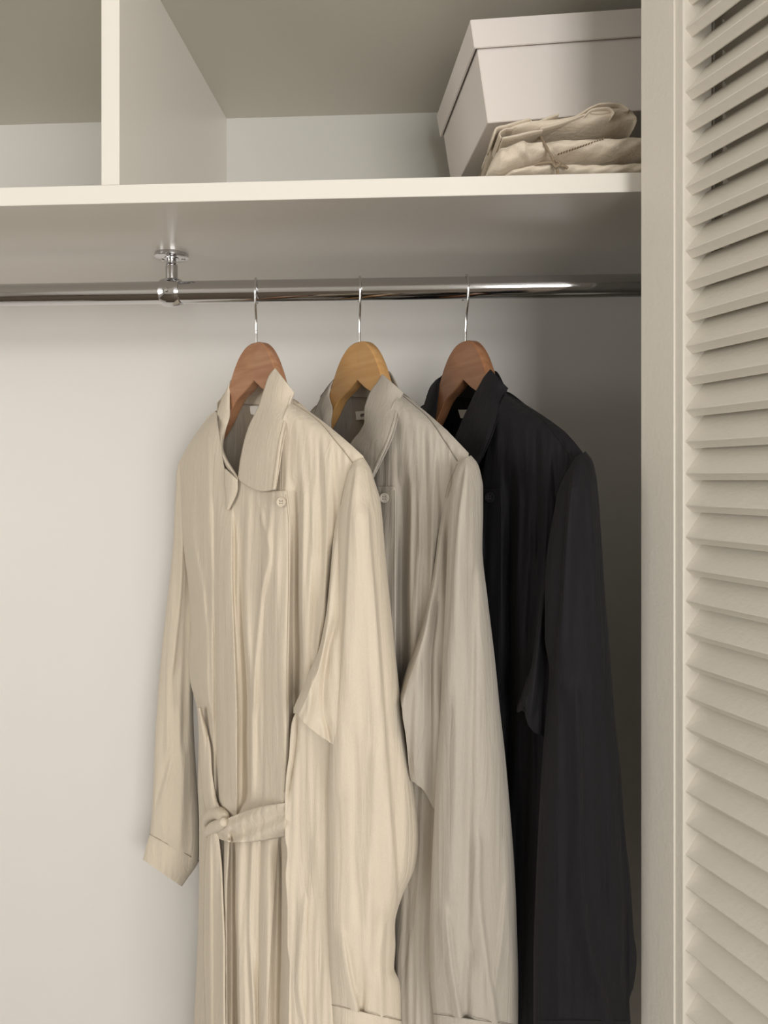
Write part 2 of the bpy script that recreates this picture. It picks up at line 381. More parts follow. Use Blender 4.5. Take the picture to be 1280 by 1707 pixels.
def band(pts, th, Zf, depth=.05):       # a folded layer seen edge-on: thin rounded strip following pts
    n = 60; q = smooth_path(pts, n); t = np.gradient(q, axis=0); t /= np.linalg.norm(t, axis=1)[:, None]; nn = np.stack([t[:, 1], -t[:, 0]], 1)
    k = 12; ph = np.linspace(0, 2*np.pi, k, endpoint=False); ends = np.sin(np.linspace(.25, np.pi-.25, n))**.25
    R = []
    for a in ph:
        off = math.copysign(abs(math.sin(a))**.7, math.sin(a))*th/2*ends; dd = -math.copysign(abs(math.cos(a))**.5, math.cos(a))
        px = q[:, 0]+nn[:, 0]*off; py = q[:, 1]+nn[:, 1]*off; Z = Zf+depth/2+dd*depth/2
        R.append(c2w((px-PX0)/F*Zf, Z, (PY0-py)/F*Zf)-OT)
    P = np.stack(R, 1); V = list(P.reshape(-1, 3)); Fc = grid_faces(n, k, True)+[list(range(k))[::-1], [(n-1)*k+i for i in range(k)]]
    return mesh_obj('cloth_fold', V, Fc, M_cotton, clo, True)
band([(824, 222), (827, 214), (845, 208), (868, 201), (884, 197)], 7, .729)
band([(884, 198), (887, 203), (870, 208), (850, 213)], 5, .731)
band([(888, 206), (905, 199), (922, 192), (932, 189)], 6, .733)
band([(836, 229), (833, 222), (842, 214), (856, 213)], 4.5, .728)
band([(838, 229), (860, 225), (885, 219), (905, 216)], 7, .727)
band([(902, 213), (925, 207), (950, 199), (972, 191)], 6.5, .728)
band([(955, 196), (972, 186), (985, 178), (1000, 172), (1020, 170)], 5, .730)
band([(975, 192), (985, 183), (1003, 179), (1018, 180), (1024, 188), (1020, 194)], 6, .727)
band([(1000, 172), (1025, 171), (1043, 177), (1049, 183), (1043, 184), (1030, 181)], 5, .729)
band([(985, 187), (1000, 187), (1016, 186)], 7, .729)

# ------------------------------------------------------------------ coats
class Frame:
    def __init__(s, hook_px, phi):
        s.phi = math.radians(phi); p = at_y(hook_px, 800, RY); s.O = np.array([p[0], p[1]])
        c, n = math.cos(s.phi), math.sin(s.phi)
        s.a = np.array([c*CP+n*SP, c*SP-n*CP]); s.b = np.array([-n*CP+c*SP, -n*SP-c*CP])
        s.rz = math.atan2(s.a[1], s.a[0]); s.loc = (s.O[0], s.O[1], EYE)
    def loc_of(s, W):                       # world -> local (a, -b, z)
        d = W[..., :2]-s.O
        return np.stack([d@s.a, -(d@s.b), W[..., 2]-EYE], -1)
    def pt(s, px, py, b):                   # point seen at px,py lying b in front of the coat's own plane
        px, py, b = np.broadcast_arrays(np.asarray(px, float), np.asarray(py, float), np.asarray(b, float))
        u = (px-PX0)/F; v = (PY0-py)/F
        d = np.stack([u*CP-SP, u*SP+CP], -1)
        t = (b+s.O@s.b)/(d@s.b)
        W = np.stack([d[..., 0]*t, d[..., 1]*t, v*t+EYE], -1)
        return s.loc_of(W)
    def cam(s, px, py, zc): return s.loc_of(at(px, py, zc))

def crumple(px, py, seed, amp=.00055):
    r = np.random.RandomState(seed); h = 0
    for i in range(14):
        fx = r.uniform(.07, .55); fy = r.uniform(.004, .022)*r.choice([-1, 1]); h = h+np.sin(px*fx+py*fy+r.uniform(0, 6)+1.3*np.sin(py*.011+r.uniform(0, 6)))/(1+fx*10)
    return amp*h

# body heights, in the cream coat's own picture measurements (the other coats map onto it)
SH = [(280, 795), (298, 771), (312, 745), (332, 715), (363, 682), (392, 655), (425, 640), (460, 645), (484, 664), (520, 689), (560, 720), (590, 746), (606, 761), (625, 800)]
NECK = [(298, 771), (312, 745), (332, 715), (360, 686), (366, 730), (374, 780), (386, 793), (397, 799), (415, 807), (433, 812), (444, 802), (452, 782), (460, 747), (470, 704), (482, 674), (486, 667), (520, 689), (560, 720), (590, 746), (606, 761)]
BNECK = [(298, 771), (312, 745), (332, 715), (358, 686), (380, 674), (405, 673), (440, 675), (462, 672), (484, 664), (520, 689), (560, 720), (590, 746), (606, 761)]
XLp = [(299, 700), (300, 790), (305, 900), (316, 1000), (318, 1045), (315, 1095), (317, 1135), (328, 1180), (331, 1240), (330, 1310), (332, 1370), (332, 1440), (331, 1515), (327, 1627), (323, 1707), (314, 1900), (308, 2020)]
XRp = [(606, 700), (604, 790), (590, 900), (588, 1100), (598, 1300), (606, 1500), (612, 1707), (620, 2020)]
BODYF = [  # path, width left, width right, amp, y0, y1
 ([(319, 820), (322, 900), (332, 956), (343, 1050), (346, 1162), (359, 1237)], 16, 5, .0048, 830, 1190),
 ([(356, 800), (357, 900), (358, 1100), (361, 1300)], 3, 5, -.004, 830, 1330),
 ([(386, 850), (386, 950), (387, 1000), (391, 1100), (394, 1200), (394, 1340)], 20, 2.6, .0085, 860, 1345),
 ([(400, 830), (400, 1000), (404, 1200), (404, 1330)], 4, 9, -.003, 850, 1340),
 ([(412, 850), (408, 1000), (418, 1150), (420, 1330)], 5, 7, .003, 850, 1330),
 ([(436, 860), (450, 920), (432, 1000)], 4, 5, .0035, 840, 990),
 ([(452, 850), (440, 960), (426, 1100), (424, 1200)], 4, 5, .003, 850, 1180),
 ([(491, 820), (491, 1000), (490, 1200), (486, 1320)], 8, 9, -.010, 800, 1330),
 ([(507, 850), (504, 1000), (508, 1150), (508, 1180)], 5, 22, .006, 810, 1190),
 ([(499, 690), (503, 780), (505, 860)], 6, 6, .0025, 700, 850),
 ([(517, 730), (519, 820), (522, 900)], 3, 5, .0018, 735, 930),
 ([(530, 735), (534, 820), (534, 920)], 3, 5, -.0016, 740, 930),
 ([(544, 745), (546, 850), (540, 1000), (530, 1080)], 7, 9, .0045, 750, 1090),
 ([(557, 760), (560, 850), (552, 950)], 4, 5, -.003, 760, 1000),
 ([(340, 790), (338, 900)], 5, 9, .002, 770, 930),
 ([(350, 1400), (352, 1700), (350, 2000)], 6, 4, .004, 1390, 2050),
 ([(382, 1405), (377, 1500), (378, 1700), (380, 2000)], 7, 2.2, .007, 1400, 2050),
 ([(387, 1400), (387, 1700), (388, 2000)], 5, 5, -.006, 1400, 2050),
 ([(396, 1400), (397, 1550), (400, 1700), (402, 2000)], 3, 14, .006, 1400, 2050),
 ([(420, 1400), (416, 1550), (424, 1700)], 4, 5, .0028, 1400, 2050),
 ([(436, 1400), (432, 1550), (430, 1700)], 4, 5, -.0025, 1400, 2050),
 ([(466, 1400), (464, 1550), (462, 1700), (460, 2000)], 12, 12, -.012, 1400, 2050),
]
def s_of(px, py):
    l = curvex(XLp, py); r = curvex(XRp, py); return np.clip((px-l)/(r-l), 0, 1)
def Hb(px, py):
    s = s_of(px, py)
    B = ci([650, 800, 1000, 1350, 1700, 2050], [.026, .030, .036, .032, .042, .05], py)
    sh = np.minimum(1, (s/.16))**.6*np.minimum(1, ((1-s)/.45))**.75
    g = 1-np.exp(-np.maximum(0, py-curve(SH, px))/14.0)
    f = 0; am_ = ci([700, 850, 960, 2050], [.35, .55, .92, 1.0], py)
    for path, wl, wr, amp, y0, y1 in BODYF: f = f+ridge(px, py, path, wl, wr, amp*am_, y0, y1)
    edge = np.clip(np.minimum(s, 1-s)/.04, 0, 1)
    return (B*sh)*g + f*edge*np.clip(g*1.5-.3, 0, 1) + crumple(px, py, 4)*edge*g
def patch(fr, mp, name, Lp, Rp, bfn, mat, parent, nr=90, nc=40, solid=.0012, bulge=0.0):
    Lq = smooth_path(Lp, nr); Rq = smooth_path(Rp, nr); s = np.linspace(0, 1, nc)[None, :, None]
    Q = Lq[:, None]*(1-s)+Rq[:, None]*s
    px, py = Q[..., 0], Q[..., 1]
    t = np.linspace(0, 1, nr)[:, None]+0*px; ss = s[..., 0]+0*px
    b = bfn(px, py, ss, t)
    mx, my = mp(px, py)
    return grid_obj(name, fr.pt(mx, my, b), mat, parent, solid=solid)
def dom(fr, mp, name, x0, x1, yt, yb, bfn, mat, parent, nx=90, ny=160, solid=.0012, xfn=None):
    X = np.linspace(x0, x1, nx)[None]; a = curve(yt, X); b = curve(yb, X); t = np.linspace(0, 1, ny)[:, None]
    py = a*(1-t)+b*t; px = X+0*py
    mx, my = mp(px, py)
    return grid_obj(name, fr.pt(mx, my, bfn(px, py)), mat, parent, solid=solid)
def sleeve_tube(fr, name, rows, folds, mat, parent, nr=330, nt=150, seed=1, amp=.0004, pw=2.0, cap=True):
    rows = np.array(rows, float); d = np.r_[0, np.cumsum(np.maximum(4, np.abs(np.diff(rows[:, 1]))+np.abs(np.diff(rows[:, 0]))*.5))]
    x = np.linspace(0, d[-1], nr); R = np.stack([ci(d, rows[:, k], x) for k in range(6)], -1)
    th = np.linspace(0, 2*np.pi, nt, endpoint=False)[None]; c = -np.cos(th); s = np.sin(th)
    c = np.sign(c)*np.abs(c)**(2/pw); s = np.sign(s)*np.abs(s)**(2/pw)
    px = (R[:, 0:1]+R[:, 2:3])/2+c*(R[:, 2:3]-R[:, 0:1])/2
    py = (R[:, 1:2]+R[:, 3:4])/2+c*(R[:, 3:4]-R[:, 1:2])/2
    Z = R[:, 4:5]-s*R[:, 5:6]
    fr_ = np.clip(s, 0, 1)**.5*np.clip(R[:, 5:6]/.02, 0, 1)
    f = crumple(px, py, seed, amp)
    for path, wl, wr, am, y0, y1 in folds: f = f+ridge(px, py, path, wl, wr, am, y0, y1)
    Z = Z-f*fr_
    P = fr.cam(px, py, Z); V = list(P.reshape(-1, 3)); Fc = grid_faces(nr, nt, True)
    if cap: Fc.append(list(range(nt))[::-1])
    return mesh_obj(name, V, Fc, mat, parent, True)
def seam(fr, mp, pts, bf, mat, parent, name='seam', r=.00045, n=80, raw=False):
    q = smooth_path(pts, n); mx, my = mp(q[:, 0], q[:, 1]) if not raw else (q[:, 0], q[:, 1])
    P = fr.pt(mx, my, bf(q[:, 0], q[:, 1]))
    return tube(name, P, r, mat, parent, 6)

def make_hanger(fr, hook_px, mat, label, ztop=.159):
    h = thing('coat_hanger', label, 'hanger', (fr.O[0], fr.O[1], RZ), fr.rz, 'wooden coat hangers on the chrome rail')
    dzr = EYE-RZ
    top = [(0, .159), (.010, .1585), (.020, .155), (.030, .148), (.040, .137), (.049, .123), (.058, .106), (.070, .082), (.09, .070), (.13, .050), (.165, .028), (.180, .010)]
    bot = [(0, .115), (.017, .105), (.040, .093), (.060, .072), (.085, .052), (.12, .033), (.155, .010), (.172, -.002)]
    dzt = ztop-.159
    n = 90; a = np.linspace(0, .180, n); a = .180*np.sin(np.linspace(0, math.pi/2, n))
    zt = curve([(p[0], p[1]+dzt) for p in top], a); zb = curve([(p[0], p[1]+dzt) for p in bot], np.minimum(a, .172)); zb = np.where(a > .172, zb+(a-.172)*1.2, zb)
    th = .0062; rr = .0022
    bm = bmesh.new(); rings = []
    for sgn in (-1, 1):
        A_ = a[::-1] if sgn < 0 else a[1:]; ZT_ = zt[::-1] if sgn < 0 else zt[1:]; ZB_ = zb[::-1] if sgn < 0 else zb[1:]
        for aa, t, b in zip(A_, ZT_, ZB_):
            yc = .0025-.04*min(aa, .06); x = sgn*aa          # both arms bend towards the front
            ring = [(x, yc-th, t-rr), (x, yc-th+rr*.4, t-rr*.4), (x, yc-th+rr, t), (x, yc+th-rr, t), (x, yc+th-rr*.4, t-rr*.4), (x, yc+th, t-rr), (x, yc+th, b+.001), (x, yc+th-.001, b), (x, yc-th+.001, b), (x, yc-th, b+.001)]
            rings.append([bm.verts.new((p[0], p[1], p[2]+dzr)) for p in ring])
    m = len(rings[0])
    for i in range(len(rings)-1):
        for j in range(m): bm.faces.new([rings[i][j], rings[i][(j+1) % m], rings[i+1][(j+1) % m], rings[i+1][j]])
    bm.faces.new(rings[0]); bm.faces.new(rings[-1][::-1])
    o = bm_obj('wooden_arms', bm, mat, h, True); md = o.modifiers.new('e', 'EDGE_SPLIT'); md.split_angle = math.radians(28)
    # hook lies square to the rail: path in (rail-normal, z)
    r = .0166; zc_ = RR+.0014-r; P = [(0, ztop+dzr-.004), (0, ztop+dzr+.012), (-.0005, -.046), (-.004, -.032), (-.0125, -.018)]
    for t in np.linspace(200, 0, 22): P.append((r*math.cos(math.radians(t)), zc_+r*math.sin(math.radians(t))))
    P.append((r*.98, zc_-.008)); P = smooth_path(P, 90)
    ca, sa = math.cos(-fr.rz), math.sin(-fr.rz)
    # world +y mapped to local; a slight turn so the far strand shows
    dx, dy_ = math.sin(math.radians(-9)), math.cos(math.radians(-9))
    lx, ly = dx*ca-dy_*sa, dx*sa+dy_*ca
    tube('hook', np.stack([P[:, 0]*lx, P[:, 0]*ly, P[:, 1]], -1), .0014, M_wire, h, 12)
    return h

def make_button(fr, px, py, b, mat, mdark, parent, mp):
    mx, my = mp(px, py); p = fr.pt(mx, my, b)
    r = .0050
    pr = [(.0001, .0), (r, .0), (r, .0016), (r*.93, .0022), (r*.72, .0020), (r*.62, .0013), (.0001, .0013)]
    mtx = Matrix.Translation(Vector(p)+Vector((.001, -.0010, 0))) @ Matrix.Rotation(math.radians(30), 4, 'Z') @ Matrix.Rotation(math.pi/2, 4, 'X')
    bt = lathe('button', pr, mat, parent, 28, mtx)
    hb = bmesh.new()
    for sx in (-1, 1):
        for sy in (-1, 1):
            bmesh.ops.create_cone(hb, cap_ends=True, segments=10, radius1=.00055, radius2=.00055, depth=.0006, matrix=mtx @ Matrix.Translation((sx*.0012, sy*.0012, .0014)))
    bm_obj('button_hole', hb, mdark, bt)
    return bt

def label_tag(fr, pts, b, parent):
    q = [fr.pt(x, y, b) for x, y in pts]
    o = mesh_obj('label_tag', [*q], [(0, 1, 2, 3)], M_white, parent)
    md = o.modifiers.new('s', 'SOLIDIFY'); md.thickness = .0005
    return o

def make_coat(name, label, fr, mat, mseam, mp, cfg):
    c = thing(name, label, 'coat', fr.loc, fr.rz, 'long shirt coats hanging on the rail')
    # body: front with neckline and back, one closed shape
    nx, ny = 240, 430
    s = np.linspace(0, 1, nx)[None]
    def surf(neck, front):
        x_top = 299+s*(606-299)
        yt = curve(neck, x_top); t = np.linspace(0, 1, ny)[:, None]; t = t**1.15
        py = yt+(2020-yt)*t
        l = curvex(XLp, np.maximum(py, 790)); r = curvex(XRp, np.maximum(py, 790))
        k = np.clip((py-yt)/60, 0, 1); px = (l+s*(r-l))*k+x_top*(1-k)
        if front: b = Hb(px, py)
        else:
            ss = s_of(px, py); g = 1-np.exp(-np.maximum(0, py-curve(SH, px))/14.0)
            b = -.024*np.sin(np.pi*ss)**.5*g
        mx, my = mp(px, py); return fr.pt(mx, my, b)
    Pf, Pb = surf(NECK, True), surf(BNECK, False)
    V = np.concatenate([Pf.reshape(-1, 3), Pb.reshape(-1, 3)])
    Fc = grid_faces(ny, nx)+[f[::-1] for f in grid_faces(ny, nx, off=nx*ny)]
    body = mesh_obj('coat_body', V, Fc, mat, c, True)
    # collar stand at the back of the neck, curving round behind the hanger
    n1 = 50
    xs = np.linspace(362, 487, n1)[None]; tt = np.linspace(0, 1, 14)[:, None]
    tq = (xs-362)/125
    ylo = curve([(362, 690), (380, 675), (405, 673), (440, 675), (487, 668)], xs)+3; yhi = curve([(362, 672), (384, 645), (420, 640), (450, 636), (468, 630), (487, 662)], xs)
    py = ylo*(1-tt)+yhi*tt; px = xs+0*py
    b = -.021*np.sin(np.pi*np.clip(tq*1.0, 0, 1))**.5+0*py
    mx, my = mp(px, py); grid_obj('collar_stand', fr.pt(mx, my, b), mat, c, solid=.0012)
    seam(fr, mp, [(372, 679), (390, 674), (405, 673.5), (440, 675), (460, 673)], lambda x, y: -.021*np.sin(np.pi*np.clip((x-362)/125, 0, 1))**.5+.0012, mseam, c)
    ident = lambda x, y: (x, y)
    # placket
    pl = cfg['placket']; pr = cfg['placket_r']
    y0, y1 = pl[0][1], 2010
    ys = np.r_[np.linspace(y0, 2010, 60)]
    def pb(px, py, ss, t): return Hb(px, py)+.0052*ss**.6-.0013
    Lq = np.stack([curvex(pl, ys), ys], -1); Rq = np.stack([curvex(pr, ys), ys], -1)
    patch(fr, mp, 'placket', Lq, Rq, pb, mat, c, nr=330, nc=36, solid=.0016)
    seam(fr, mp, [(curvex(pr, y)-2.6, y) for y in np.linspace(y0+6, 1320, 40)], lambda x, y: Hb(x, y)+.0046, mseam, c, r=.00022)
    make_button(fr, *cfg['button'], float(Hb(np.array(cfg['button'][0]), np.array(cfg['button'][1])))+.0050, mat, M_dark, c, mp)
    # collar leaves, traced in their own pixels
    for nm, key in (('collar_leaf', 'near_leaf'), ('collar_leaf', 'far_leaf')):
        inn, out, bi, bo, bulge = cfg[key]
        nr_, nc_ = 90, 36
        I, O_ = smooth_path(inn, nr_), smooth_path(out, nr_)
        s_ = np.linspace(0, 1, nc_)[None, :, None]; Q = I[:, None]*(1-s_)+O_[:, None]*s_
        t = np.linspace(0, 1, nr_)[:, None]; sx = s_[..., 0]
        Q[..., 1] += cfg.get('sag', 0)*np.sin(np.pi*sx)*np.clip((t-.8)/.2, 0, 1)*(1 if key == 'near_leaf' else 0)
        bb = np.interp(t, np.linspace(0, 1, len(bi)), bi)*(1-sx)+np.interp(t, np.linspace(0, 1, len(bo)), bo)*sx+bulge*np.sin(np.pi*sx)
        bb = bb + .0008*np.sin(9*t+5*sx)
        P = fr.pt(Q[..., 0], Q[..., 1], bb)
        lf = grid_obj(nm, P, mat, c, solid=.0016)
        if True:
            k = int(nc_*.93); tube('stitch_line', P[4:, k]+np.array([0, -.0010, 0]), .0003, mseam, lf, 5)
        if key == 'near_leaf' and True:   # stand edge peeping out beneath the leaf
            O2 = O_+np.array([3.2, 1.5])*np.sin(np.linspace(.15, 2.9, nr_))[:, None]**.8
            Q2 = I[:, None]*(1-s_)+O2[:, None]*s_
            P2 = fr.pt(Q2[..., 0], Q2[..., 1], bb-.0035)
            grid_obj('leaf_underside', P2[2:], mat, lf, solid=.0010)
    if 'tip' in cfg:
        I, O_, tb = cfg['tip']
        patch(fr, ident, 'collar_tip', I, O_, lambda px, py, ss, t: tb+.002*np.sin(np.pi*ss)+0*px, mat, c, nr=50, nc=14, solid=.0016)
    # seams along the shoulder and the armhole
    seam(fr, mp, cfg['shoulder_seam'], lambda x, y: Hb(x, y)+.0006, mseam, c, 'shoulder_seam', r=.0004)
    # near sleeve
    sl = sleeve_tube(fr, 'sleeve', cfg['near'], cfg['near_folds'], mat, c, seed=cfg['seed'])
    gx0, gx1, gt, gb = cfg['gusset']
    def gb_fn(px, py):
        # hangs just in front of the body, rounding back at its outer edge
        top = curve(gt, px); bo = curve(gb, px); e = np.clip((py-top)/30, 0, 1)**.5
        q = (px-gx0)/(gx1-gx0)
        cx_, cy_ = cfg['inv'](px, py)
        base = cfg['gb'](q, py)
        f = 0
        for path, wl, wr, am, y0_, y1_ in cfg['gusset_folds']: f = f+ridge(px, py, path, wl, wr, am, y0_, y1_)
        return base*(.55+.45*e)+f+crumple(px, py, 8, .0004)
    dom(fr, ident, 'sleeve_gusset', gx0, gx1, gt, gb, gb_fn, mat, sl, nx=110, ny=200)
    if 'near_cuff' in cfg:
        sleeve_tube(fr, 'cuff', cfg['near_cuff'], [], mat, sl, nr=40, nt=90, seed=5, amp=.0003, cap=False)
    q_ = cfg['near_cuff'][0]
    sleeve_tube(fr, 'cuff_seam', [(q_[0]-.5, q_[1]-.6, q_[2]+.3, q_[3]-.6, q_[4], q_[5]+.0030), (q_[0]-.6, q_[1], q_[2]+.4, q_[3], q_[4], q_[5]+.0033), (q_[0]-.5, q_[1]+.6, q_[2]+.3, q_[3]+.6, q_[4], q_[5]+.0030)], [], mseam, sl, nr=4, nt=90, amp=0, cap=False)
    seam(fr, ident, cfg['armhole'][0], cfg['armhole'][1], mseam, sl, 'armhole_seam', r=.0002, raw=True)
    return c

ident = lambda x, y: (x, y)
# --- cream coat
f1 = Frame(427, 50)
cream = dict(
 seed=11, inv=ident,
 placket=[(433, 818), (437, 950), (440, 1300), (434, 1400), (432, 1707), (430, 2020)],
 placket_r=[(478, 818), (483, 860), (483.5, 940), (481, 1100), (475, 1330), (464, 1400), (459, 1460), (452, 1560), (446, 1707), (438, 2020)],
 button=(470, 837),
 near_leaf=([(459, 614), (452, 622), (441, 649), (433, 674), (415, 712), (402, 762), (397, 799)],
            [(491, 655), (487, 664), (480, 690), (474, 714), (468, 742), (463, 780), (458, 816)],
            [.008, .012, .016, .019, .023, .027, .030], [.006, .014, .026, .034, .038, .040, .041], .004), sag=10,
 far_leaf=([(385, 634), (383, 660), (383, 690), (373, 728), (371, 745), (376, 762), (387, 781), (397, 797)],
           [(378, 650), (367, 673), (362, 690), (357, 715), (362, 745), (372, 768), (384, 786), (396, 801)],
           [.000, .006, .008, .012, .018, .022, .026, .028], [.002, .004, .008, .014, .020, .024, .027, .029], .004),
 tip=([(375, 781), (375, 800), (377, 825), (378, 849)], [(396, 800), (396, 812), (391, 832), (381, 850)], .034),
 shoulder_seam=[(489, 673), (510, 686), (536, 707), (561, 737), (578, 758), (588, 772)],
 near=[(590, 769, 606, 762, .722, .009), (584, 777, 616, 778, .722, .017), (578, 794, 625, 804, .722, .022), (571, 825, 633, 830, .722, .028), (566, 860, 637, 860, .72, .030),
       (562, 920, 642, 920, .72, .031), (559, 1000, 650, 1000, .72, .032), (556, 1080, 658, 1080, .72, .032), (553, 1160, 667, 1160, .722, .033),
       (549, 1240, 677, 1240, .724, .033), (547, 1320, 690, 1320, .726, .034), (546, 1370, 696, 1370, .727, .034), (546, 1400, 697, 1400, .727, .034), (546, 1450, 690, 1450, .726, .033),
       (546, 1495, 672, 1490, .724, .03), (547, 1530, 660, 1528, .722, .029), (548, 1580, 659, 1580, .722, .029), (549, 1615, 657, 1612, .722, .028), (551, 1650, 667, 1645, .722, .027), (552, 1677, 668, 1704, .722, .024)],
 near_cuff=[(552, 1675, 669, 1702, .722, .025), (553, 1695, 669, 1720, .722, .025), (556, 1760, 662, 1780, .722, .023)],
 near_folds=[([(594, 780), (586, 840), (582, 900), (574, 1050), (565, 1162), (554, 1237), (548, 1316)], 2.6, 26, .009, 790, 1330),
   ([(612, 830), (616, 900), (625, 1012), (636, 1162), (647, 1316), (657, 1440), (660, 1515)], 26, 3.5, .010, 850, 1525),
   ([(572, 1330), (566, 1450), (572, 1560), (590, 1660), (602, 1700)], 16, 3, .007, 1560, 1720),
   ([(622, 1330), (616, 1450), (612, 1600), (608, 1700)], 10, 12, .004, 1250, 1640),
   ([(590, 1250), (590, 1400), (596, 1520)], 7, 9, -.0025, 1230, 1540),
   ([(604, 1560), (604, 1640), (600, 1700)], 5, 8, -.006, 1610, 1730),
   ([(640, 1540), (634, 1600), (636, 1680)], 7, 5, .004, 1540, 1720),
   ([(668, 1250), (676, 1350), (672, 1460)], 8, 8, .003, 1230, 1470)],
 gusset=(490, 606, [(490, 1181), (497, 1165), (509, 1140), (520, 1112), (531, 1087), (540, 1048), (546, 1012), (552, 950), (556, 900), (562, 860), (577, 805), (590, 790), (606, 780)],
                   [(490, 1189), (497, 1191), (505, 1202), (520, 1216), (554, 1241), (580, 1262), (606, 1280)]),
 gb=lambda q, py: (.050-.040*q)*ci([780, 900, 1050, 1200, 1280], [.30, .55, .95, 1.05, .9], py)+.004,
 gusset_folds=[([(560, 900), (545, 1040), (520, 1130), (500, 1175)], 9, 12, .004, 900, 1180), ([(562, 1020), (545, 1090), (540, 1180), (548, 1230)], 5, 9, -.004, 1040, 1250), ([(520, 1160), (512, 1190)], 8, 8, .004, 1150, 1215)],
 armhole=([(588, 772), (584, 782), (578, 798), (571, 822), (566, 850), (560, 890)], lambda x, y: .012+0*x),
)
hg = make_hanger(f1, 427, M_wood[0], 'reddish wooden hanger holding the cream coat, leftmost on the rail', .159)
c1 = make_coat('coat', 'long cream crinkled shirt coat with tied belt, nearest the wall at left', f1, M_cream, M_seam_c, ident, cream)
# side panel below the sleeve gusset, edge curling forward over the belt
edge = [(494, 1185), (488, 1200), (484, 1225), (482, 1256), (477, 1297), (475, 1339), (475, 1395), (479, 1421), (476, 1459), (479, 1515), (479, 1571), (482, 1609), (481, 1706), (480, 2010)]
redge = [(600, 1240), (604, 1300), (606, 1400), (608, 1500), (610, 1600), (612, 1706), (616, 2010)]
ys = np.linspace(1186, 2005, 80)
def spb(px, py, ss, t):
    return ci([470, 484, 500, 555, 612], [.042, .036, .031, .015, .002], px)*ci([1180, 1230, 1400, 1700, 2010], [.9, 1, 1, 1.15, 1.3], py) + crumple(px, py, 9, .0005) + ridge(px, py, [(496, 1200), (492, 1256), (482, 1316)], 3, 3, -.004, 1195, 1330) + ridge(px, py, [(505, 1560), (500, 1640), (508, 1707)], 7, 5, .003, 1500, 2050) + ridge(px, py, [(530, 1450), (535, 1600), (540, 1707)], 9, 9, .002, 1400, 2050)
patch(f1, ident, 'side_panel', np.stack([curvex(edge, ys), ys], -1), np.stack([curvex([(604, 1180)]+redge, ys), ys], -1), spb, M_cream, c1, nr=300, nc=60, solid=.0014)
# far sleeve and cuff
fs = sleeve_tube(f1, 'sleeve', [(298, 769, 306, 764, 1.035, .002), (295, 785, 322, 780, 1.035, .010), (292, 830, 335, 830, 1.038, .016), (289, 900, 342, 900, 1.040, .018), (279, 1000, 346, 1000, 1.042, .020), (270, 1080, 340, 1080, 1.042, .020),
   (263, 1160, 322, 1160, 1.04, .020), (258, 1240, 324, 1240, 1.038, .021), (256, 1300, 328, 1300, 1.036, .022), (254, 1340, 331, 1350, 1.036, .022), (252, 1370, 333, 1400, 1.036, .022), (250, 1391, 331, 1437, 1.036, .019)],
   [([(306, 800), (304, 900), (300, 1000), (290, 1100)], 9, 3, .006, 800, 1120), ([(284, 1000), (280, 1150), (280, 1262), (266, 1330)], 5, 10, .005, 980, 1330), ([(318, 850), (312, 1000), (306, 1200)], 4, 6, -.004, 840, 1250), ([(281, 1262), (272, 1300), (262, 1335)], 5, 3, -.006, 1255, 1345), ([(300, 1200), (304, 1300), (300, 1400)], 9, 8, .004, 1180, 1430)],
   M_cream, c1, nr=240, nt=110, seed=21, amp=.0005)
sleeve_tube(f1, 'cuff', [(249.5, 1391, 331.5, 1436, 1.036, .019), (246, 1402, 325, 1447, 1.036, .0195), (242, 1418, 314, 1462, 1.036, .0195), (238, 1433, 303, 1478, 1.036, .019)], [], M_cream, fs, nr=40, nt=90, seed=6, amp=.0006, cap=False, pw=1.6)
sleeve_tube(f1, 'cuff_seam', [(249.2, 1389.5, 332, 1434.5, 1.036, .0200), (248.8, 1390.4, 331.6, 1435.4, 1.036, .0203), (248.8, 1391.2, 331, 1436.4, 1.036, .0200)], [], M_seam_c, fs, nr=4, nt=90, amp=0, cap=False, pw=1.8)
# belt
belt = bpy.data.objects.new('belt', None); COL.objects.link(belt); belt.parent = c1
def strap(name, L_, R_, off, **k):
    return patch(f1, ident, name, L_, R_, lambda px, py, ss, t: Hb(np.maximum(px, 345), py)+off(ss, t), M_cream, belt, nr=90, nc=26, solid=.0018)
strap('belt_strap', [(364, 1374), (380, 1364), (400, 1356), (430, 1346), (455, 1341), (477, 1338)], [(364, 1398), (380, 1403), (400, 1404), (430, 1401), (455, 1397), (477, 1393)],
      lambda ss, t: .010+.0018*np.sin(np.pi*ss)-.0018*np.sin(3*np.pi*ss+5*t)-.006*t**3)
strap('belt_tail', [(347, 1384), (343, 1430), (341, 1500), (340, 1590), (342, 1650), (344, 1707), (346, 1850)], [(364, 1388), (368, 1430), (371, 1500), (374, 1590), (374, 1650), (374.5, 1707), (377, 1850)],
      lambda ss, t: .010+.004*np.sin(np.pi*ss)+.002*np.sin(5*t+3*ss))
strap('belt_wrap', [(330, 1180), (333, 1240), (336, 1290), (340, 1330), (346, 1362)], [(334, 1180), (350, 1240), (354, 1290), (360, 1330), (376, 1366)],
      lambda ss, t: .004+.006*np.sin(np.pi*ss)+.004*t)
def knot(pts, r, off):
    q = smooth_path(pts, 50); P = f1.pt(q[:, 0], q[:, 1], Hb(np.maximum(q[:, 0], 345), q[:, 1])+off)
    t = np.linspace(0, 1, 50); return tube('belt_knot', P, r*(.75+.35*np.sin(np.pi*t)), M_cream, belt, 16)
knot([(348, 1392), (346, 1376), (351, 1360), (362, 1355), (374, 1365), (372, 1380)], .0066, .010)
knot([(374, 1370), (364, 1376), (354, 1380), (346, 1386)], .0062, .016)
label_tag(f1, [(417, 677), (432, 677), (432, 694), (418, 690)], -.0160, c1)

